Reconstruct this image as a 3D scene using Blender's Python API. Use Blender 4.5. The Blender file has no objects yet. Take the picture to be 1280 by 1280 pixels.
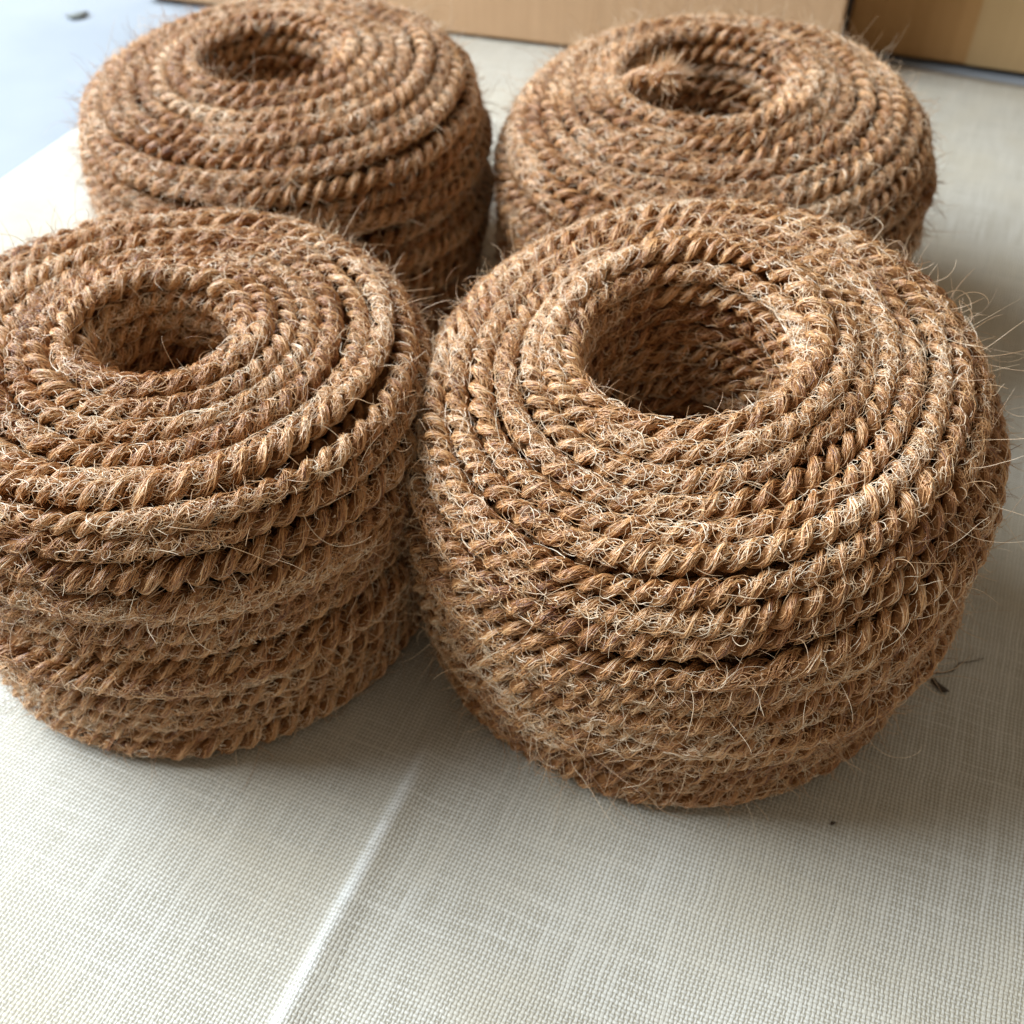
import bpy, bmesh, math
import numpy as np
from mathutils import Vector

# ------------------------------------------------------------------ camera, light, exposure
SC = bpy.context.scene
COL = SC.collection
RAD = math.radians
PITCH = RAD(46.19)
CAM_H = 0.3207
F_PX = 1372               # focal length in pixels of a 1280 pixel wide frame

cam_data = bpy.data.cameras.new('camera')
cam = bpy.data.objects.new('camera', cam_data)
COL.objects.link(cam)
cam.location = (0, 0, CAM_H)
cam.rotation_euler = (RAD(90) - PITCH, 0, 0)
cam_data.sensor_width = 36
cam_data.lens = 36 * F_PX / 1280
cam_data.clip_start = 0.01
cam_data.clip_end = 50
cam_data.dof.use_dof = True
cam_data.dof.focus_distance = 0.285
cam_data.dof.aperture_fstop = 15
SC.camera = cam

world = bpy.data.worlds.new('World')
SC.world = world
world.use_nodes = True
world.node_tree.nodes['Background'].inputs[0].default_value = (1.0, 0.87, 0.70, 1)
world.node_tree.nodes['Background'].inputs[1].default_value = 0.30


def area_light(name, loc, target, size, size_y, power, color):
    ld = bpy.data.lights.new(name, 'AREA')
    ld.shape = 'RECTANGLE'
    ld.size, ld.size_y = size, size_y
    ld.energy = power
    ld.color = color
    o = bpy.data.objects.new(name, ld)
    COL.objects.link(o)
    o.location = loc
    o.rotation_euler = (Vector(target) - Vector(loc)).to_track_quat('-Z', 'Y').to_euler()
    return o


# the window of the room, to the left and a little behind the coils
area_light('window_light', (-1.25, 0.74, 1.12), (0.0, 0.32, 0.03), 1.4, 1.1, 104.0, (0.80, 0.905, 1.0))

SC.view_settings.view_transform = 'Standard'
SC.view_settings.look = 'None'
SC.view_settings.gamma = 1
SC.view_settings.use_curve_mapping = False
SC.view_settings.exposure = 0.0
SC.cycles.use_denoising = True
SC.cycles.max_bounces = 5
SC.cycles.diffuse_bounces = 3
SC.cycles.glossy_bounces = 2
SC.cycles.use_adaptive_sampling = True
SC.cycles.adaptive_threshold = 0.02
SC.cycles_curves.shape = 'RIBBONS'
SC.cycles_curves.subdivisions = 1

rng = np.random.default_rng(7)


# ------------------------------------------------------------------ node helpers
def new_mat(name):
    m = bpy.data.materials.new(name)
    m.use_nodes = True
    nt = m.node_tree
    return m, nt, nt.nodes['Principled BSDF']


class NT:
    """tiny helper for building node trees"""
    def __init__(self, nt):
        self.nt = nt

    def node(self, t, **kw):
        n = self.nt.nodes.new(t)
        for k, v in kw.items():
            setattr(n, k, v)
        return n

    def link(self, a, b):
        self.nt.links.new(a, b)

    def put(self, sock, v):
        if isinstance(v, bpy.types.NodeSocket):
            self.link(v, sock)
        else:
            sock.default_value = v

    def math(self, op, a, b=0.0, c=0.0, clamp=False):
        n = self.node('ShaderNodeMath', operation=op, use_clamp=clamp)
        self.put(n.inputs[0], a)
        self.put(n.inputs[1], b)
        self.put(n.inputs[2], c)
        return n.outputs[0]

    def noise(self, vec, scale, detail=2.0, rough=0.5):
        n = self.node('ShaderNodeTexNoise')
        if vec is not None:
            self.link(vec, n.inputs['Vector'])
        n.inputs['Scale'].default_value = scale
        n.inputs['Detail'].default_value = detail
        n.inputs['Roughness'].default_value = rough
        return n.outputs['Fac']

    def comb(self, x, y, z=0.0):
        n = self.node('ShaderNodeCombineXYZ')
        self.put(n.inputs[0], x)
        self.put(n.inputs[1], y)
        self.put(n.inputs[2], z)
        return n.outputs[0]

    def smooth(self, v, lo, hi, a=0.0, b=1.0):
        n = self.node('ShaderNodeMapRange', interpolation_type='SMOOTHSTEP')
        self.put(n.inputs['Value'], v)
        n.inputs['From Min'].default_value = lo
        n.inputs['From Max'].default_value = hi
        n.inputs['To Min'].default_value = a
        n.inputs['To Max'].default_value = b
        return n.outputs[0]

    def mix(self, fac, a, b, blend='MIX'):
        n = self.node('ShaderNodeMix', data_type='RGBA', blend_type=blend)
        self.put(n.inputs[0], fac)
        self.put(n.inputs[6], a)
        self.put(n.inputs[7], b)
        return n.outputs[2]

    def ramp(self, fac, stops):
        n = self.node('ShaderNodeValToRGB')
        self.put(n.inputs[0], fac)
        e = n.color_ramp.elements
        while len(e) < len(stops):
            e.new(0.5)
        for el, (p, c) in zip(e, stops):
            el.position = p
            el.color = (*c, 1)
        return n.outputs[0]

    def bump(self, height, strength, dist):
        n = self.node('ShaderNodeBump')
        self.link(height, n.inputs['Height'])
        n.inputs['Strength'].default_value = strength
        n.inputs['Distance'].default_value = dist
        return n.outputs[0]


def mat_fibre(name, stops, rough=0.42):
    m, nt, p = new_mat(name)
    h = NT(nt)
    at = h.node('ShaderNodeAttribute', attribute_name='tint')
    geo = h.node('ShaderNodeNewGeometry')
    patch = h.noise(geo.outputs['Position'], 38.0, 3.0)
    t = h.math('ADD', at.outputs['Fac'], h.math('MULTIPLY_ADD', patch, 0.7, -0.35))
    col = h.ramp(t, stops)
    red = h.noise(geo.outputs['Position'], 90.0, 2.0)
    col = h.mix(h.smooth(red, 0.5, 0.75, 0, 0.28), col, (0.48, 0.19, 0.06, 1))
    h.link(col, p.inputs['Base Color'])
    p.inputs['Roughness'].default_value = rough
    p.inputs['Specular IOR Level'].default_value = 0.8
    return m


FIBRE_STOPS = [(0.0, (0.17, 0.052, 0.015)), (0.3, (0.475, 0.212, 0.068)),
               (0.62, (0.73, 0.425, 0.187)), (1.0, (0.94, 0.78, 0.58))]
STRAY_STOPS = [(0.0, (0.22, 0.11, 0.045)), (0.45, (0.46, 0.28, 0.14)), (1.0, (0.74, 0.58, 0.39))]
M_FIBRE = mat_fibre('coir_fibre', FIBRE_STOPS)
M_STRAY = mat_fibre('coir_stray_fibre', STRAY_STOPS, 0.4)
M_DARKFIBRE = mat_fibre('dark_hair', [(0.0, (0.03, 0.02, 0.015)), (1.0, (0.07, 0.045, 0.03))])


def mat_strand():
    m, nt, p = new_mat('coir_strand')
    h = NT(nt)
    geo = h.node('ShaderNodeNewGeometry')
    n1 = h.noise(geo.outputs['Position'], 900.0, 4.0, 0.7)
    n2 = h.noise(geo.outputs['Position'], 60.0, 3.0)
    t = h.math('ADD', h.math('MULTIPLY', n1, 0.75), h.math('MULTIPLY', n2, 0.25))
    col = h.ramp(t, [(0.25, (0.06, 0.020, 0.006)), (0.5, (0.21, 0.085, 0.026)), (0.75, (0.42, 0.20, 0.07))])
    h.link(col, p.inputs['Base Color'])
    p.inputs['Roughness'].default_value = 0.8
    p.inputs['Specular IOR Level'].default_value = 0.2
    h.link(h.bump(n1, 0.9, 0.0006), p.inputs['Normal'])
    return m


M_STRAND = mat_strand()

# ------------------------------------------------------------------ tablecloth, floor
CL_ANG = RAD(-23.0)                       # direction of the weft
UX, UY = math.cos(CL_ANG), math.sin(CL_ANG)
VX, VY = -UY, UX
CORNER = (-0.1545, 0.8940)                   # far left corner of the cloth


def mat_cloth():
    m, nt, p = new_mat('woven_vinyl')
    h = NT(nt)
    tc = h.node('ShaderNodeTexCoord')
    sep = h.node('ShaderNodeSeparateXYZ')
    h.link(tc.outputs['Object'], sep.inputs[0])
    x, y = sep.outputs[0], sep.outputs[1]
    pitch = 0.0013
    u = h.math('ADD', h.math('MULTIPLY', x, UX / pitch), h.math('MULTIPLY', y, UY / pitch))
    v = h.math('ADD', h.math('MULTIPLY', x, VX / pitch), h.math('MULTIPLY', y, VY / pitch))
    wob = h.noise(tc.outputs['Object'], 45.0, 2.0)
    wob2 = h.noise(tc.outputs['Object'], 60.0, 2.0)
    u = h.math('ADD', u, h.math('MULTIPLY_ADD', wob, 1.6, -0.8))
    v = h.math('ADD', v, h.math('MULTIPLY_ADD', wob2, 1.6, -0.8))
    ku = h.math('FLOOR', u)
    kv = h.math('FLOOR', v)
    # distance to the middle of the thread, 0..1
    du = h.math('ABSOLUTE', h.math('MULTIPLY_ADD', h.math('FRACT', u), 2.0, -1.0))
    dv = h.math('ABSOLUTE', h.math('MULTIPLY_ADD', h.math('FRACT', v), 2.0, -1.0))
    # thread by thread slubs: noise stretched along each thread
    sl_u = h.noise(h.comb(h.math('MULTIPLY', ku, 3.17), h.math('MULTIPLY', v, 0.035), 0.0), 1.0, 1.0)
    sl_v = h.noise(h.comb(h.math('MULTIPLY', u, 0.035), h.math('MULTIPLY', kv, 3.71), 5.0), 1.0, 1.0)
    warp = h.smooth(h.math('ADD', du, h.math('MULTIPLY_ADD', sl_u, -0.9, 0.45)), 0.35, 0.80, 1.0, 0.0)
    weft = h.smooth(h.math('ADD', dv, h.math('MULTIPLY_ADD', sl_v, -0.9, 0.45)), 0.35, 0.80, 1.0, 0.0)
    hw = h.math('COSINE', h.math('MULTIPLY', h.math('ADD', h.math('SUBTRACT', v, 0.5), ku), math.pi))
    hf = h.math('COSINE', h.math('MULTIPLY', h.math('ADD', h.math('SUBTRACT', u, 0.5), h.math('ADD', kv, 1.0)), math.pi))
    hw = h.math('MULTIPLY', warp, h.math('MULTIPLY_ADD', hw, 0.42, 0.58))
    hf = h.math('MULTIPLY', weft, h.math('MULTIPLY_ADD', hf, 0.42, 0.50))
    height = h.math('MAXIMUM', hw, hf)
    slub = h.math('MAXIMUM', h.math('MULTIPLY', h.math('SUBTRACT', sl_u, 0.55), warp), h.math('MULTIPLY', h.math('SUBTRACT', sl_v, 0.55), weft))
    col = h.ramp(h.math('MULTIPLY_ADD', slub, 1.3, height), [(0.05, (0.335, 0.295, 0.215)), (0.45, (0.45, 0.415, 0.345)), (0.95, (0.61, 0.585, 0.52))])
    # soft colour drift of the yarn
    big = h.noise(tc.outputs['Object'], 16.0, 3.0)
    sl = h.math('MULTIPLY_ADD', h.math('ADD', sl_u, sl_v), 0.5, 0.0)
    col = h.mix(h.smooth(h.math('ADD', h.math('MULTIPLY', big, 0.6), h.math('MULTIPLY', sl, 0.4)), 0.42, 0.66, 0, 0.55),
                col, (0.45, 0.385, 0.27, 1))
    # pale band along the crease: highlight of the lit ridge painted into the colour
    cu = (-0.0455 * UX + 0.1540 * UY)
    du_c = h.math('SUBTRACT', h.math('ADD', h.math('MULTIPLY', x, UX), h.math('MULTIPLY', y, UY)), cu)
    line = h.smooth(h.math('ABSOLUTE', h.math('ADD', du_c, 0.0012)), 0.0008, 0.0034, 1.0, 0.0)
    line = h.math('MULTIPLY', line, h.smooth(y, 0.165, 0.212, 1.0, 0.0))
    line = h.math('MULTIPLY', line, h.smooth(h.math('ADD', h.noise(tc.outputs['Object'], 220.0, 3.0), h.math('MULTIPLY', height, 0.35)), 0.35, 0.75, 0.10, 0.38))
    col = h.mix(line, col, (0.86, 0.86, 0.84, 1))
    h.link(col, p.inputs['Base Color'])
    p.inputs['Roughness'].default_value = 0.5
    p.inputs['Specular IOR Level'].default_value = 0.4
    h.link(h.bump(height, 0.55, 0.0005), p.inputs['Normal'])
    return m


def build_cloth():
    # crease line: from (-0.0249,0.2028) towards (-0.0636,0.114)
    cu = (-0.0455 - CORNER[0]) * UX + (0.1540 - CORNER[1]) * UY
    us = np.unique(np.concatenate([np.linspace(0, 1.05, 90), np.linspace(cu - 0.03, cu + 0.03, 121)]))
    vs = np.linspace(0, -1.15, 150)
    U, V = np.meshgrid(us, vs)
    X = CORNER[0] + U * UX + V * VX
    Y = CORNER[1] + U * UY + V * VY
    fade = np.clip((0.224 - Y) / 0.028, 0, 1)
    fade = fade * fade * (3 - 2 * fade)
    off = U - cu - 0.0006 * np.sin(V * 23)
    ridge = np.where(off < 0, np.exp(-(off / 0.0028) ** 2), np.exp(-(off / 0.0055) ** 2))
    broad = np.exp(-(off / 0.016) ** 2)
    Z = fade * (0.0014 * ridge + 0.0003 * broad)
    near = np.clip((0.19 - Y) / 0.08, 0, 1)
    Z += near * 0.0006 * (np.sin(X * 60 + Y * 21) + np.sin(X * 33 - Y * 47 + 1.3))
    verts = np.stack([X, Y, Z], -1).reshape(-1, 3)
    nu, nv = len(us), len(vs)
    i = np.arange(nv - 1)[:, None] * nu + np.arange(nu - 1)[None]
    faces = np.stack([i, i + nu, i + nu + 1, i + 1], -1).reshape(-1, 4)
    me = bpy.data.meshes.new('tablecloth')
    me.from_pydata(verts.tolist(), [], faces.tolist())
    me.polygons.foreach_set('use_smooth', np.ones(len(faces), bool))
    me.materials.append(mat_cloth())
    o = bpy.data.objects.new('tablecloth', me)
    COL.objects.link(o)
    s = o.modifiers.new('thickness', 'SOLIDIFY')
    s.thickness = 0.0009
    s.offset = -1 if me.polygons[0].normal.z > 0 else 1
    o['label'] = 'pale beige woven vinyl tablecloth under the four rope coils, with one raised crease'
    o['category'] = 'tablecloth'
    return o


build_cloth()


def build_floor():
    m, nt, p = new_mat('white_tile')
    h = NT(nt)
    tc = h.node('ShaderNodeTexCoord')
    n = h.noise(tc.outputs['Object'], 7.0, 4.0)
    h.link(h.ramp(n, [(0.3, (0.25, 0.275, 0.305)), (0.7, (0.31, 0.335, 0.365))]), p.inputs['Base Color'])
    p.inputs['Roughness'].default_value = 0.6
    p.inputs['Specular IOR Level'].default_value = 0.3
    me = bpy.data.meshes.new('floor')
    s = 3.0
    me.from_pydata([(-s, -s, -0.0016), (s, -s, -0.0016), (s, s, -0.0016), (-s, s, -0.0016)], [], [(0, 1, 2, 3)])
    me.materials.append(m)
    o = bpy.data.objects.new('floor', me)
    COL.objects.link(o)
    o['kind'] = 'structure'
    o['label'] = 'smooth white floor beyond the tablecloth'


build_floor()


# ------------------------------------------------------------------ cardboard boxes
def mat_card(name, base, dark):
    m, nt, p = new_mat(name)
    h = NT(nt)
    tc = h.node('ShaderNodeTexCoord')
    sep = h.node('ShaderNodeSeparateXYZ')
    h.link(tc.outputs['Object'], sep.inputs[0])
    corr = h.noise(h.comb(h.math('MULTIPLY', sep.outputs[0], 160.0), h.math('MULTIPLY', sep.outputs[2], 3.0),
                          h.math('MULTIPLY', sep.outputs[1], 160.0)), 1.0, 2.0)
    blot = h.noise(tc.outputs['Object'], 14.0, 4.0, 0.6)
    f = h.math('ADD', h.math('MULTIPLY', corr, 0.45), h.math('MULTIPLY', blot, 0.55))
    h.link(h.ramp(f, [(0.3, dark), (0.7, base)]), p.inputs['Base Color'])
    p.inputs['Roughness'].default_value = 0.75
    p.inputs['Specular IOR Level'].default_value = 0.25
    h.link(h.bump(corr, 0.25, 0.001), p.inputs['Normal'])
    return m


def card_piece(name, x0, x1, y0, y1, z0, z1, mat, parent, bevel=0.002, dent=None):
    bm = bmesh.new()
    bmesh.ops.create_cube(bm, size=1.0)
    for v in bm.verts:
        v.co = ((x0 + x1) / 2 + v.co.x * (x1 - x0), (y0 + y1) / 2 + v.co.y * (y1 - y0), (z0 + z1) / 2 + v.co.z * (z1 - z0))
    bmesh.ops.bevel(bm, geom=bm.edges[:], offset=bevel, segments=2, affect='EDGES')
    if dent:
        bmesh.ops.subdivide_edges(bm, edges=[e for e in bm.edges if e.calc_length() > 0.03], cuts=24, use_grid_fill=True)
        for v in bm.verts:
            dx, dz, r, a = dent
            w = math.exp(-(((v.co.x - dx) / r) ** 2 + ((v.co.z - dz) / (r * 1.6)) ** 2))
            if v.co.y < (y0 + y1) / 2:
                v.co.y += a * w
    me = bpy.data.meshes.new(name)
    bm.to_mesh(me)
    bm.free()
    me.materials.append(mat)
    o = bpy.data.objects.new(name, me)
    COL.objects.link(o)
    o.parent = parent
    return o


def thing(name, loc, rz=0.0, label=None, category=None, group=None):
    o = bpy.data.objects.new(name, None)
    o.empty_display_size = 0.02
    COL.objects.link(o)
    o.location = loc
    o.rotation_euler = (0, 0, rz)
    o['label'] = label
    o['category'] = category
    if group:
        o['group'] = group
    return o


M_CARD_A = mat_card('pale_cardboard', (0.60, 0.385, 0.225), (0.49, 0.305, 0.17))
M_CARD_B = mat_card('brown_cardboard', (0.44, 0.245, 0.095), (0.34, 0.18, 0.065))
M_CARD_C = mat_card('kraft_tape', (0.47, 0.31, 0.15), (0.40, 0.26, 0.12))

b = thing('cardboard_box', (-0.2697, 0.8276, -0.0012), RAD(-15.44),
          'pale cardboard box behind the two rear coils, its bottom edge in shadow', 'box', 'cardboard boxes behind the coils')
card_piece('front_panel', 0, 0.495, 0, 0.006, 0.003, 0.26, M_CARD_A, b, 0.0018)
card_piece('side_panel', 0, 0.006, 0.0065, 0.30, 0.003, 0.26, M_CARD_A, b)
card_piece('side_panel', 0.489, 0.495, 0.0065, 0.30, 0.003, 0.26, M_CARD_A, b)
card_piece('top_flap', 0.0, 0.495, 0.0, 0.30, 0.2605, 0.265, M_CARD_A, b)
card_piece('bottom_panel', 0.007, 0.488, 0.007, 0.30, 0.001, 0.006, M_CARD_A, b)

b = thing('cardboard_box', (0.2240, 0.7405, -0.0012), RAD(-19.5),
          'darker brown cardboard box beside the pale box, with a lighter vertical strip', 'box', 'cardboard boxes behind the coils')
card_piece('front_panel', 0, 0.40, 0, 0.006, 0.003, 0.26, M_CARD_B, b)
card_piece('side_panel', 0, 0.006, 0.0065, 0.30, 0.003, 0.26, M_CARD_B, b)
card_piece('side_panel', 0.394, 0.40, 0.0065, 0.30, 0.003, 0.26, M_CARD_B, b)
card_piece('top_flap', 0.0, 0.40, 0.0, 0.30, 0.2605, 0.265, M_CARD_B, b)
card_piece('bottom_panel', 0.007, 0.393, 0.007, 0.30, 0.001, 0.006, M_CARD_B, b)
o = card_piece('tape_strip', 0.079, 0.20, -0.0006, 0.0, 0.004, 0.258, M_CARD_C, b, 0.0002)
o['label'] = 'lighter kraft strip down the box front'

# ------------------------------------------------------------------ coir rope coils
D = 0.0071                # rope diameter
PITCH_R = 2.0 * D        # lay of the two strands
A_R = 0.235 * D           # strand centre off the rope axis
P_R = 0.268 * D            # strand radius
STEP = 0.10 * D


def unit(v):
    return v / np.maximum(np.linalg.norm(v, axis=-1, keepdims=True), 1e-12)


def smooth_noise(u, per, r, n=4000):
    """smooth random function of u with knots every 1/per, range about -1..1"""
    k = r.normal(size=n) * 0.6
    t = u * per
    i = np.floor(t).astype(int) % (n - 2)
    f = t - np.floor(t)
    f = f * f * (3 - 2 * f)
    return k[i] * (1 - f) + k[i + 1] * f


START = 1.9                # angle at which the rope starts, round the back


class Coil:
    def __init__(self, q, seed, full=1.0):
        (self.x, self.y, self.R, self.h, self.rh, self.tx, self.ty, self.ox, self.oy, kk) = q
        self.r = np.random.default_rng(seed)
        R, h, qn = self.R - 0.5 * D, self.h - 0.5 * D, self.rh + 0.5 * D
        w = R - qn
        top = [(.0, 0, .03), (.05, 0, -.028), (.16, .02, -.012), (.28, .10, .004), (.47, .26, 0), (.7, .5, 0), (.85, .8, 0), (.94, 1.15, .02), (.99, 1.5, .07), (1, 1.7, .15)]
        pts = [(qn * 1.02, 0.04 * h), (qn * 0.99, 0.45 * h), (qn, 0.84 * h)]
        pts += [(qn + w * a, h * (1 - kk * b2 - c2)) for a, b2, c2 in top]
        pts += [(R, .48 * h), (R * .99, .26 * h), (R * .975, .12 * h), (R * .955, 0.5 * D)]
        pts = np.array(pts)
        # Catmull-Rom through the points
        P = np.vstack([2 * pts[0] - pts[1], pts, 2 * pts[-1] - pts[-2]])
        out = []
        for i in range(1, len(P) - 2):
            t = np.linspace(0, 1, 30, endpoint=False)[:, None]
            p0, p1, p2, p3 = P[i - 1], P[i], P[i + 1], P[i + 2]
            out.append(0.5 * (2 * p1 + (p2 - p0) * t + (2 * p0 - 5 * p1 + 4 * p2 - p3) * t ** 2 + (3 * p1 - p0 - 3 * p2 + p3) * t ** 3))
        C = np.vstack(out + [pts[-1:]])
        s = np.concatenate([[0], np.cumsum(np.linalg.norm(np.diff(C, axis=0), axis=1))])
        self.L = s[-1]
        self.ps, self.pc = s, C
        tan = unit(np.gradient(C, s, axis=0))
        self.pn = np.stack([-tan[:, 1], tan[:, 0]], 1)     # outward normal of the profile
        self.crest = s[np.argmax(C[:, 1])]

    def at(self, s, th, off):
        """point on the wound surface at profile length s, angle th, lifted by off along the normal"""
        sc = np.clip(s, 0, self.L)
        r = np.interp(sc, self.ps, self.pc[:, 0])
        z = np.interp(sc, self.ps, self.pc[:, 1])
        nr = np.interp(sc, self.ps, self.pn[:, 0])
        nz = np.interp(sc, self.ps, self.pn[:, 1])
        r2, z2 = r + off * nr, z + off * nz
        a = np.clip((self.R - r2) / (self.R - self.rh), 0, 1) * np.clip((z2 / self.h - .3) / .3, 0, 1)
        X = r2 * np.cos(th) + a * self.ox
        Y = r2 * np.sin(th) + a * self.oy
        Z = z2 + (self.tx * X + self.ty * Y) * z2 / self.h
        Z = np.maximum(Z, 0.47 * D)
        return np.stack([X, Y, Z], -1), np.stack([nr * np.cos(th), nr * np.sin(th), nz], -1)

    def path(self, s, th, off):
        """resample to equal steps; returns dict of arclength table"""
        P, N = self.at(s, th, off)
        d = np.concatenate([[0], np.cumsum(np.linalg.norm(np.diff(P, axis=0), axis=1))])
        n = max(int(d[-1] / STEP), 8)
        t = np.linspace(0, d[-1], n)
        P = np.stack([np.interp(t, d, P[:, i]) for i in range(3)], -1)
        N = np.stack([np.interp(t, d, N[:, i]) for i in range(3)], -1)
        th_t = np.interp(t, d, th)
        T = unit(np.gradient(P, axis=0))
        N = unit(N - (N * T).sum(-1, keepdims=True) * T)
        B = np.cross(T, N)
        return dict(t=t, P=P, T=T, N=N, B=B, th=th_t, n=n, len=d[-1])


def gather(A, f):
    i = np.clip(np.floor(f).astype(int), 0, len(A) - 2)
    w = (f - i)[..., None]
    return A[i] * (1 - w) + A[i + 1] * w


def strand_mesh(name, tab, i0, i1, j, mat, parent, sides=9, skip=2, rseed=0):
    """one strand (ply) of the rope between table rows i0..i1"""
    idx = np.arange(i0, i1 + 1, skip)
    if idx[-1] != i1:
        idx = np.append(idx, i1)
    t = tab['t'][idx]
    ph = -2 * np.pi * t / PITCH_R + j * np.pi + tab['twist'][idx]
    n1 = np.cos(ph)[:, None] * tab['N'][idx] + np.sin(ph)[:, None] * tab['B'][idx]
    n2 = -np.sin(ph)[:, None] * tab['N'][idx] + np.cos(ph)[:, None] * tab['B'][idx]
    wd = tab['wide'][idx][:, None]
    c = tab['P'][idx] + A_R * wd * n1
    rr = P_R * wd * (0.95 + tab['fat'][idx][:, None] * 0.16)
    al = np.linspace(0, 2 * np.pi, sides, endpoint=False)[None]
    rr = rr * (1 + 0.05 * np.sin(3 * al + t[:, None] / D * 4.1))
    V = c[:, None] + (rr * np.cos(al))[..., None] * n1[:, None] + (rr * np.sin(al))[..., None] * n2[:, None]
    V[..., 2] = np.maximum(V[..., 2], 0.0004)
    m = len(idx)
    a = (np.arange(m - 1)[:, None] * sides + np.arange(sides)[None])
    bq = (np.arange(m - 1)[:, None] * sides + (np.arange(sides)[None] + 1) % sides)
    F = np.stack([a, bq, bq + sides, a + sides], -1).reshape(-1, 4)
    me = bpy.data.meshes.new(name)
    nv, nf = m * sides, len(F)
    me.vertices.add(nv)
    me.vertices.foreach_set('co', V.astype(np.float32).ravel())
    me.loops.add(nf * 4)
    me.loops.foreach_set('vertex_index', F.astype(np.int32).ravel())
    me.polygons.add(nf)
    me.polygons.foreach_set('loop_start', np.arange(nf, dtype=np.int32) * 4)
    me.polygons.foreach_set('use_smooth', np.ones(nf, bool))
    me.update(calc_edges=True)
    me.materials.append(mat)
    o = bpy.data.objects.new(name, me)
    COL.objects.link(o)
    o.parent = parent
    return o


def hair_object(name, sets, parent, mat):
    """sets: list of (points (n,m,3), radius (n,m), tint (n,))"""
    sizes, pos, rad, tint = [], [], [], []
    for P, r, t in sets:
        n, m = P.shape[:2]
        sizes += [m] * n
        pos.append(P.reshape(-1, 3))
        rad.append(np.broadcast_to(r, (n, m)).ravel())
        tint.append(t)
    hc = bpy.data.hair_curves.new(name)
    hc.add_curves(sizes)
    pos = np.concatenate(pos).astype(np.float32)
    pos[:, 2] = np.maximum(pos[:, 2], 0.0003)
    hc.attributes['position'].data.foreach_set('vector', pos.ravel())
    ra = hc.attributes.get('radius') or hc.attributes.new('radius', 'FLOAT', 'POINT')
    ra.data.foreach_set('value', np.concatenate(rad).astype(np.float32))
    ta = hc.attributes.new('tint', 'FLOAT', 'CURVE')
    ta.data.foreach_set('value', np.concatenate(tint).astype(np.float32))
    hc.materials.append(mat)
    o = bpy.data.objects.new(name, hc)
    COL.objects.link(o)
    o.parent = parent
    o['kind'] = 'stuff'
    return o


def lay_fibres(tab, i0, i1, r, dens):
    """fibres that lie in the strands"""
    n = int((i1 - i0) * STEP / D * dens)
    M = 7
    f0 = r.uniform(i0, i1, n)
    L = r.uniform(0.5, 1.7, n) * D / STEP
    f = f0[:, None] + (np.linspace(-.5, .5, M)[None]) * L[:, None]
    f = np.clip(f, 0, tab['n'] - 1.001)
    j = r.integers(0, 2, n)
    t = f * STEP
    ph = -2 * np.pi * t / PITCH_R + (j * np.pi)[:, None] + np.interp(f, np.arange(tab['n']), tab['twist'])
    P, N, B = gather(tab['P'], f), gather(tab['N'], f), gather(tab['B'], f)
    n1 = np.cos(ph)[..., None] * N + np.sin(ph)[..., None] * B
    n2 = -np.sin(ph)[..., None] * N + np.cos(ph)[..., None] * B
    tt = np.linspace(-1, 1, M)[None]
    al = r.uniform(-1.9, 1.9, n)[:, None]
    kap = (0.35 + 0.7 * r.normal(size=n))[:, None] * 2 * np.pi / PITCH_R
    al = al + kap * (t - t[:, M // 2][:, None]) + 0.10 * r.normal(size=(n, M))
    lift = np.abs(r.normal(size=n))[:, None] * 0.11 + 0.05 * r.normal(size=(n, M))
    ends = np.clip(r.normal(size=(n, 2)) - 0.9, 0, 2) * 0.38
    lift = lift + np.where(tt < 0, ends[:, :1], ends[:, 1:]) * np.abs(tt) ** 2.5
    fat = np.interp(f, np.arange(tab['n']), tab['fat'])
    wd = np.interp(f, np.arange(tab['n']), tab['wide'])
    rr = P_R * wd * (0.96 + 0.16 * fat + lift)
    Q = P + (A_R * wd)[..., None] * n1 + (rr * np.cos(al))[..., None] * n1 + (rr * np.sin(al))[..., None] * n2
    rad = r.uniform(0.00010, 0.00019, n)[:, None] * (1 - 0.45 * np.abs(tt) ** 3)
    tint = np.clip(r.normal(0.40, 0.20, n) + np.interp(f0, np.arange(tab['n']), tab['shade']), 0, 1)
    return Q, rad, tint


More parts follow.
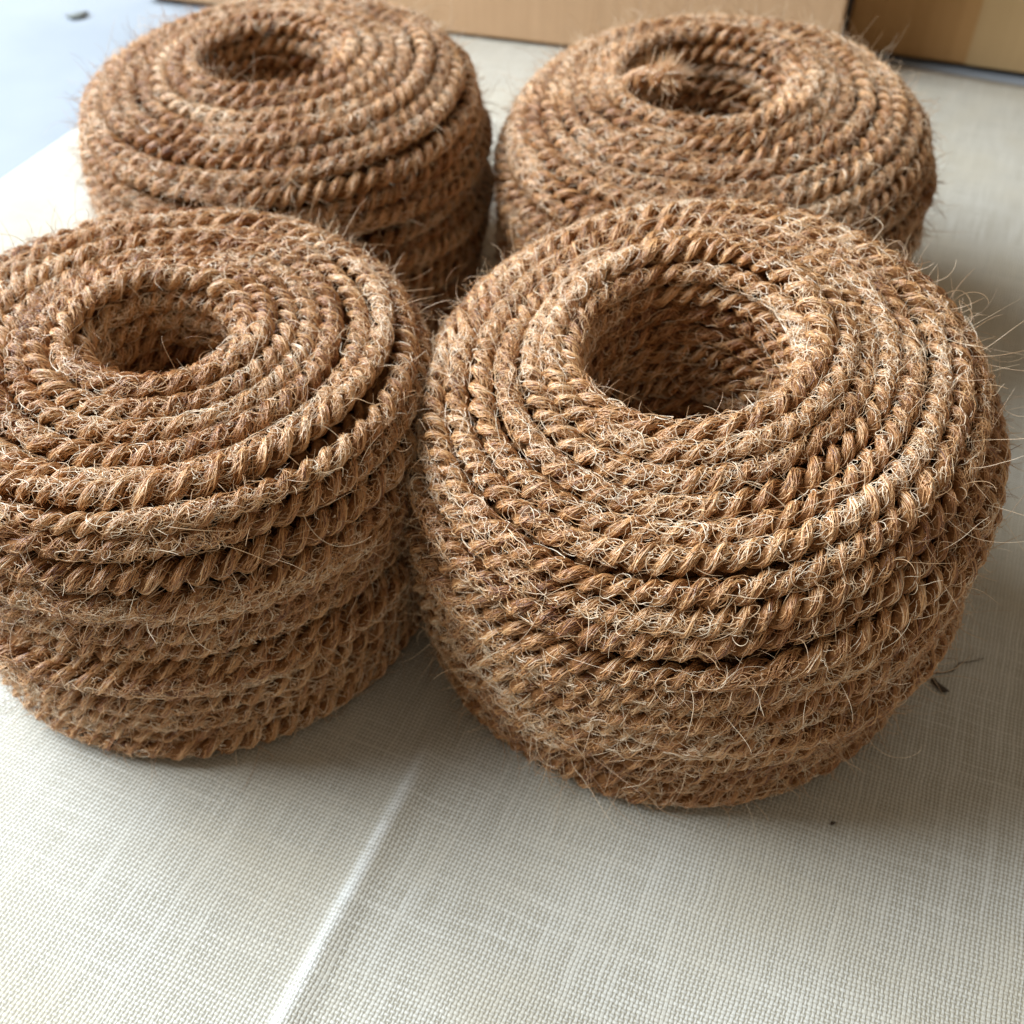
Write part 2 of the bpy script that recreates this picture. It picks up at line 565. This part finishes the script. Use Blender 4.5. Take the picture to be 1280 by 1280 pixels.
def curl_fibres(tab, i0, i1, r, dens):
    """curled fibres that lie loosely on the rope surface"""
    n = int((i1 - i0) * STEP / D * dens * 1.5)
    M = 10
    f0 = r.uniform(i0, i1, n)
    f0 = f0[0.5 + 0.75 * smooth_noise(f0 * STEP / (3.0 * D), 1.0, r) > r.uniform(0.0, 0.9, n)]
    n = len(f0)
    tt = np.linspace(0, 1, M)[None]
    drift = r.normal(0, 0.6, n)[:, None] * D / STEP
    om = r.normal(0, 3.4, n)[:, None]
    rho = r.uniform(0.12, 0.55, n)[:, None] * D * (1 + 0.6 * r.normal(size=n)[:, None] * (tt - .5))
    el = r.uniform(0.45, 1.3, n)[:, None]
    p0 = r.uniform(0, 2 * np.pi, n)[:, None]
    a = p0 + om * tt
    f = f0[:, None] + drift * (tt - .5) + rho * np.cos(a) / STEP + r.normal(0, 0.035, (n, M)) * D / STEP
    f = np.clip(f, 0, tab['n'] - 1.001)
    psi = r.normal(0, 0.75, n)[:, None] + r.normal(0, .7, n)[:, None] * (tt - .5) + el * rho * np.sin(a) / (0.55 * D) + r.normal(0, 0.05, (n, M))
    P, N, B = gather(tab['P'], f), gather(tab['N'], f), gather(tab['B'], f)
    hump = r.uniform(0.0, 0.17, n)[:, None] * np.sin(np.pi * tt) + np.clip(r.normal(-.15, .2, n), 0, 1)[:, None] * tt ** 2
    rr = D * (0.475 + hump)
    Q = P + rr[..., None] * (np.cos(psi)[..., None] * N + np.sin(psi)[..., None] * B)
    rad = r.uniform(0.00006, 0.00013, n)[:, None] * (1 - 0.5 * tt ** 2)
    tint = np.clip(r.normal(0.68, 0.28, n) + np.interp(f0, np.arange(tab['n']), tab['shade']), 0, 1.05)
    return Q, rad, tint


def stray_fibres(tab, r, n, lo=0.8, mean=1.3, up=1.0, first=0.0):
    ref = 0.0105
    """fibres that stand off the coil"""
    M = 12
    f0 = r.uniform(first * (tab['n'] - 2), tab['n'] - 1.001, n)
    psi = r.normal(0, 0.8, n)
    P, N, B, T = (gather(tab[k], f0) for k in 'PNBT')
    e = np.cos(psi)[:, None] * N + np.sin(psi)[:, None] * B
    L = np.minimum(lo + r.exponential(mean, n), 4.0) * ref
    d = unit(T * r.normal(0, 0.9, n)[:, None] + e * r.uniform(0.15, 1.0, n)[:, None] * up + r.normal(0, 0.45, (n, 3)))
    p = P + e * 0.45 * D
    ax = unit(r.normal(size=(n, 3)))
    turn = r.normal(0, 3.0, n) / M
    pts = [p]
    for k in range(M - 1):
        c, s = np.cos(turn)[:, None], np.sin(turn)[:, None]
        d = d * c + np.cross(ax, d) * s + ax * (ax * d).sum(-1, keepdims=True) * (1 - c)
        turn = turn * 0.97 + r.normal(0, 0.05, n)
        d = unit(d + np.array([0, 0, -0.012]))
        p = p + d * (L / (M - 1))[:, None]
        pts.append(p)
    Q = np.stack(pts, 1)
    tt = np.linspace(0, 1, M)[None]
    rad = r.uniform(0.00005, 0.00014, n)[:, None] * (1 - 0.65 * tt ** 1.5)
    tint = np.clip(r.normal(0.55, 0.25, n), 0, 1)
    rad = rad * np.clip(1.15 - 0.16 * L / ref, 0.55, 1)[:, None]
    return Q, rad, tint


def decorate(tab, r):
    u = tab['t'] / (40 * D)
    tab['twist'] = 2.0 * smooth_noise(u, 9.0, r)
    tab['fat'] = smooth_noise(u, 30.0, r)
    tab['wide'] = 1 + 0.11 * smooth_noise(u, 3.0, r) + 0.11 * smooth_noise(u, 14.0, r)
    tab['shade'] = 0.14 * smooth_noise(u, 2.0, r) + 0.10 * smooth_noise(u, 13.0, r)
    return tab


def build_turn(coil, root, tab, i0, i1, dens, cdens, name='rope_turn'):
    e = bpy.data.objects.new(name, None)
    e.empty_display_size = 0.01
    COL.objects.link(e)
    e.parent = root
    for j in (0, 1):
        strand_mesh('strand', tab, i0, i1, j, M_STRAND, e)
    hair_object('surface_fibres', [lay_fibres(tab, i0, i1, coil.r, dens), curl_fibres(tab, i0, i1, coil.r, cdens)], e, M_FIBRE)
    return e


def build_coil(q, seed, label, dens, cdens, nstray, full=1.0, riders=()):
    c = Coil(q, seed, full)
    r = c.r
    root = thing('coir_rope_coil', (c.x, c.y, 0), 0, label, 'rope coil', 'coir rope coils on the tablecloth')
    # turns lie close on top and a little further apart down the side
    sg = np.linspace(0, c.L, 2000)
    ramp = np.clip((sg - c.crest - 5.5 * D) / (4 * D), 0, 1)
    ramp = ramp * ramp * (3 - 2 * ramp)
    ug = np.concatenate([[0], np.cumsum(np.diff(sg) / (D * (1.03 + 0.17 * ramp[1:])))])
    nt = int(ug[-1])
    ug = ug * nt / ug[-1]
    # ---- the outermost layer, one continuous rope
    u = np.linspace(0, nt, nt * 720 + 1)
    th = 2 * np.pi * u + START
    s = np.interp(u, ug, sg)
    side = np.clip((s - c.crest) / (0.35 * c.L), 0, 1)
    wall = np.clip((s - c.crest) / (4 * D), 0.10, 1)             # more slant on the side than on top
    k = s / (5.0 * D)
    slant = D * (0.12 + 0.75 * side) * np.sin(th + 0.5 * smooth_noise(k, 1.0, r) + seed)
    slant += D * (0.10 + 0.15 * side) * np.sin(2 * th + 1.0 * smooth_noise(k, 1.3, r))
    env = np.clip(s / (2 * D), 0, 1) * np.clip((c.L - s) / (2.5 * D), 0, 1)
    s2 = s + env * wall * (slant + 0.20 * D * smooth_noise(u, 5.0, r))
    off = 0.16 * D * smooth_noise(u, 4.0, r) + 0.10 * D * smooth_noise(u, 11.0, r) + 0.17 * D * smooth_noise(u, 0.9, r)
    tab = decorate(c.path(s2, th, off * np.clip(wall, 0.35, 1)), r)
    tab['wide'] = tab['wide'] * (1 + 0.12 * np.interp(tab['th'], th, np.interp(s, sg, ramp)))
    cuts = np.searchsorted(tab['th'], 2 * np.pi * np.arange(nt + 1) + START)
    cuts[0], cuts[-1] = 0, tab['n'] - 1
    for i in range(nt):
        sm = float(np.interp(i + .5, ug, sg))
        inner = sm < c.crest - 3 * D
        build_turn(c, root, tab, int(cuts[i]), int(min(cuts[i + 1], tab['n'] - 1)), dens * (0.55 if inner else 1), cdens * (0.4 if inner else 1))
    # ---- arcs of rope that ride over the others and dive back in
    tabs = [tab]
    for (sf, th0, span, sl) in riders:
        th = np.linspace(th0, th0 + span, 900)
        w = np.linspace(0, 1, 900)
        s3 = sf * c.L + sl * D * (w - .5) + 0.2 * D * np.sin(w * 7 + th0)
        lift = np.clip(np.minimum(w, 1 - w) / 0.16, 0, 1)
        lift = lift * lift * (3 - 2 * lift)
        rt = decorate(c.path(s3, th, D * (-0.75 + 1.25 * lift) + 0.06 * D * smooth_noise(w * 9, 1.0, r)), r)
        build_turn(c, root, rt, 0, rt['n'] - 1, dens, cdens)
        tabs.append(rt)
    # ---- the layer beneath, seen in the gaps
    u2 = np.linspace(0, nt, nt * 360 + 1)
    th = 2 * np.pi * u2 + START
    un = decorate(c.path(np.clip(u2 / nt * c.L + 0.5 * D, 0, c.L), th, -0.92 * D + 0 * u2), r)
    e = bpy.data.objects.new('inner_winding', None)
    COL.objects.link(e)
    e.parent = root
    for j in (0, 1):
        strand_mesh('strand', un, 0, un['n'] - 1, j, M_STRAND, e, sides=6, skip=3)
    # ---- solid heart of the coil
    sm = np.linspace(0, c.L, 40)
    A = np.linspace(0, 2 * np.pi, 49)[:-1]
    V, _ = c.at(sm[:, None] + 0 * A, A[None] + 0 * sm[:, None], -1.25 * D + 0 * (sm[:, None] + A))
    V = V.reshape(-1, 3)
    F = []
    for i in range(40):
        for jj in range(48):
            i2, j2 = (i + 1) % 40, (jj + 1) % 48
            F.append((i * 48 + jj, i * 48 + j2, i2 * 48 + j2, i2 * 48 + jj))
    me = bpy.data.meshes.new('core')
    me.from_pydata(V.tolist(), [], F)
    me.materials.append(M_STRAND)
    o = bpy.data.objects.new('core', me)
    COL.objects.link(o)
    o.parent = root
    # ---- fibres standing off
    sets = []
    outer = float(np.interp(c.crest - 0.5 * D, s, np.linspace(0, 1, len(s))))
    outer = np.searchsorted(tab['th'], 2 * np.pi * outer * nt + START) / tab['n']
    for tb in tabs:
        m = max(int(nstray * tb['len'] / tab['len']), 8)
        f1 = outer if tb is tab else 0.0
        sets.append(stray_fibres(tb, r, m * 5, 0.28, 0.40, 1.3, f1))
        sets.append(stray_fibres(tb, r, m, 0.4, 0.45, 1.0, f1))
        sets.append(stray_fibres(tb, r, m // 7, 1.0, 0.8, 1.0, f1))
    sets.append(stray_fibres(tab, r, 60, 0.3, 0.4))
    hair_object('stray_fibres', sets, root, M_STRAY)
    return c, root, tab


PI = math.pi
# (x, y, R, h, hole radius, slope x, slope y, hole offset x, y)
QA = (0.0576, 0.2632, 0.0930, 0.1215, 0.0308, 0.1238, 0.1119, -0.0050, 0.0006, 0.1215)
QB = (-0.1130, 0.2768, 0.0865, 0.1165, 0.0215, 0.0040, -0.0100, 0.0045, -0.0011, 0.0526)
QC = (-0.1043, 0.4799, 0.0917, 0.1123, 0.0285, 0.0386, 0.0249, -0.0039, 0.0003, 0.1035)
QD = (0.0882, 0.4524, 0.0943, 0.1144, 0.0330, 0.0597, 0.0364, -0.0058, 0.0024, 0.1329)

cA, rootA, tabA = build_coil(QA, 11, 'coir rope coil nearest the camera, pale bristly top with the widest hole', 84, 17, 1200, 0.8,
           riders=[(0.84, -2.0, 2.4, 1.4)])
build_coil(QB, 2, 'front coir rope coil cut off by the left edge, its flank lit at the left', 80, 15, 1100, 1.0,
           riders=[(0.72, -2.0, 2.2, 2.0), (0.84, -2.4, 2.2, 1.6)])
build_coil(QC, 3, 'rear coir rope coil with dark shaded flank, before the pale cardboard box', 58, 13, 1500, 1.0,
           riders=[(0.72, -1.8, 2.4, 2.2), (0.82, -1.5, 2.2, 2.4)])
cD, rootD, tabD = build_coil(QD, 4, 'rear coir rope coil with a frayed loose end at its hole', 58, 13, 1500, 1.0,
                             riders=[(0.74, -2.6, 2.4, 2.0)])


# ------------------------------------------------------------------ the frayed loose end on the rear coil
def path_table(pts, up=(0, 0, 1)):
    P = np.array(pts, float)
    d = np.concatenate([[0], np.cumsum(np.linalg.norm(np.diff(P, axis=0), axis=1))])
    n = max(int(d[-1] / STEP), 8)
    t = np.linspace(0, d[-1], n)
    P = np.stack([np.interp(t, d, P[:, i]) for i in range(3)], -1)
    for _ in range(12):
        P[1:-1] = (P[:-2] + 2 * P[1:-1] + P[2:]) / 4
    T = unit(np.gradient(P, axis=0))
    N = np.broadcast_to(np.array(up, float), P.shape)
    N = unit(N - (N * T).sum(-1, keepdims=True) * T)
    return dict(t=t, P=P, T=T, N=N, B=np.cross(T, N), th=t, n=n, len=d[-1])


def pixel_of(P):
    c, sn = math.cos(PITCH), math.sin(PITCH)
    Z = P[:, 2] - CAM_H
    d = P[:, 1] * c - Z * sn
    return 640 + F_PX * P[:, 0] / d, 640 - F_PX * (P[:, 1] * sn + Z * c) / d, d


rD = cD.r
org = np.array([cD.x, cD.y, 0])
end_w = np.array([(0.046, 0.460, 0.100), (0.048, 0.450, 0.111), (0.053, 0.443, 0.118), (0.059, 0.4385, 0.1205), (0.064, 0.4370, 0.1205)])
te = decorate(path_table(end_w - org), rD)
end = build_turn(cD, rootD, te, 0, te['n'] - 1, 110, 40, 'loose_rope_end')
end['label'] = 'frayed fluffy rope end poking up at the edge of the hole'
n = 700
tip, dirn = te['P'][-1], te['T'][-1]
P0 = tip - dirn * rD.uniform(0, 1.0, n)[:, None] * D + unit(rD.normal(size=(n, 3))) * rD.uniform(0.1, 0.55, n)[:, None] * D
dv = unit(dirn * 0.9 + np.array([0.05, -0.15, 0.55]) + rD.normal(0, 0.65, (n, 3)))
bend = rD.normal(0, 0.35, (n, 3))
tt = np.linspace(0, 1, 8)[None, :, None]
Ln = rD.uniform(0.3, 1.35, n)[:, None, None] * D
Q = P0[:, None] + dv[:, None] * tt * Ln + bend[:, None] * tt ** 2 * Ln
hair_object('frayed_tip', [(Q, rD.uniform(0.00010, 0.00018, n)[:, None] * np.linspace(1, .4, 8)[None], np.clip(rD.normal(.62, .2, n), 0, 1))], end, M_FIBRE)
# a few stiff straws that lie across the hole of that coil
straws = []
for a, b in (((0.083, 0.419, 0.118), (0.108, 0.448, 0.112)), ((0.080, 0.428, 0.118), (0.093, 0.441, 0.114))):
    a, b = np.array(a) - org, np.array(b) - org
    w = np.linspace(0, 1, 6)[:, None]
    straws.append(a * (1 - w) + b * w + np.array([0, 0, 0.0015]) * np.sin(w * 3.1))
hair_object('straw_fibres', [(np.array(straws), np.full((2, 6), 0.00026), np.array([.4, .5]))], rootD, M_STRAY)


# ------------------------------------------------------------------ husk crumbs and scraps
def mat_plain(name, c1, c2, rough=0.8):
    m, nt, p = new_mat(name)
    h = NT(nt)
    geo = h.node('ShaderNodeNewGeometry')
    h.link(h.ramp(h.noise(geo.outputs['Position'], 900.0, 3.0), [(0.3, c1), (0.7, c2)]), p.inputs['Base Color'])
    p.inputs['Roughness'].default_value = rough
    return m


M_HUSK = mat_plain('husk', (0.26, 0.13, 0.07), (0.38, 0.22, 0.13))
M_DARK = mat_plain('dark_scrap', (0.030, 0.020, 0.012), (0.075, 0.05, 0.03))
M_GREY = mat_plain('grey_scrap', (0.13, 0.14, 0.13), (0.22, 0.23, 0.21))


def lump(name, loc, size, rz, mat, seed, parent=None):
    """small irregular crumb"""
    r = np.random.default_rng(seed)
    bm = bmesh.new()
    bmesh.ops.create_icosphere(bm, subdivisions=3, radius=1.0)
    ph = r.uniform(0, 6, 6)
    for v in bm.verts:
        c = v.co
        k = 1 + 0.18 * math.sin(3 * c.x + ph[0]) + 0.16 * math.sin(4 * c.y + ph[1]) + 0.14 * math.sin(5 * c.z + ph[2] + 3 * c.x)
        v.co = (c.x * k * size[0], c.y * k * size[1] + 0.25 * size[0] * c.x ** 2, c.z * k * size[2])
    me = bpy.data.meshes.new(name)
    bm.to_mesh(me)
    bm.free()
    me.polygons.foreach_set('use_smooth', np.ones(len(me.polygons), bool))
    me.materials.append(mat)
    o = bpy.data.objects.new(name, me)
    COL.objects.link(o)
    o.location = loc
    o.rotation_euler = (0, 0, rz)
    o.parent = parent
    return o


def thread(name, pts, rad, mat):
    """a single loose fibre lying on the cloth, as a thin tapered tube"""
    P = np.array(pts, float)
    k = np.linspace(0, len(P) - 1, 40)
    P = np.stack([np.interp(k, np.arange(len(P)), P[:, i]) for i in range(3)], -1)
    for _ in range(8):
        P[1:-1] = (P[:-2] + 2 * P[1:-1] + P[2:]) / 4
    T = unit(np.gradient(P, axis=0))
    N = unit(np.cross(T, np.array([0.1, 0.0, 1.0])))
    B = np.cross(T, N)
    al = np.linspace(0, 2 * np.pi, 6)[:-1]
    rr = rad * (1 - 0.6 * np.abs(np.linspace(-.6, 1, 40)) ** 2)
    V = P[:, None] + rr[:, None, None] * (np.cos(al)[None, :, None] * N[:, None] + np.sin(al)[None, :, None] * B[:, None])
    F = [(i * 5 + j, i * 5 + (j + 1) % 5, i * 5 + 5 + (j + 1) % 5, i * 5 + 5 + j) for i in range(39) for j in range(5)]
    me = bpy.data.meshes.new(name)
    me.from_pydata(V.reshape(-1, 3).tolist(), [], F)
    me.materials.append(mat)
    o = bpy.data.objects.new(name, me)
    COL.objects.link(o)
    return o


def tag(o, label, cat, group=None):
    o['label'] = label
    o['category'] = cat
    if group:
        o['group'] = group


# husk crumb caught in the front coil
PW = tabA['P'] + np.array([cA.x, cA.y, 0])
px, py, dd = pixel_of(PW)
near = np.where((np.abs(px - 658) < 14) & (np.abs(py - 633) < 14), dd, 9.0)
i = int(near.argmin())
p = tabA['P'][i] + tabA['N'][i] * 0.50 * D
crumb = lump('husk_crumb', p, (0.0019, 0.0014, 0.0013), 0.4, M_HUSK, 3, rootA)
crumb['label'] = 'small pinkish brown husk crumb caught between the turns'

tag(lump('husk_scrap', (0.1496, 0.2222, 0.0009), (0.0032, 0.0010, 0.0008), RAD(-55), M_DARK, 5),
    'dark brown husk scrap lying on the cloth beside the nearest coil', 'scrap')
tag(lump('dirt_speck', (0.1021, 0.1701, 0.0005), (0.0008, 0.0006, 0.0005), 0.3, M_DARK, 6),
    'tiny dark speck on the cloth in front of the nearest coil', 'speck')
tag(lump('grey_scrap', (-0.310, 0.799, 0.0003), (0.0095, 0.0022, 0.0016), RAD(25), M_GREY, 8),
    'small grey scrap on the white floor at the back', 'scrap')
tag(thread('loose_fibre', [(0.1430, 0.2262, 0.003), (0.1502, 0.2272, 0.0015), (0.1561, 0.2282, 0.0012), (0.1595, 0.2324, 0.001), (0.1635, 0.2324, 0.001), (0.1693, 0.2345, 0.0008)], 0.00026, M_DARK),
    'thin dark fibre curving over the cloth beside the dark husk scrap', 'fibre', 'loose dark fibres on the cloth')
tag(thread('loose_fibre', [(-0.1646, 0.2180, 0.004), (-0.1631, 0.2140, 0.002), (-0.1590, 0.2110, 0.001), (-0.1545, 0.2130, 0.001), (-0.1500, 0.2160, 0.002)], 0.00022, M_DARK),
    'fine dark hair looping out from under the front left coil', 'fibre', 'loose dark fibres on the cloth')
tag(thread('loose_fibre', [(-0.1520, 0.2095, 0.0006), (-0.1515, 0.2073, 0.0006), (-0.1500, 0.2051, 0.0006)], 0.00034, M_DARK),
    'short dark fibre stub lying clear on the cloth by the front left coil', 'fibre', 'loose dark fibres on the cloth')
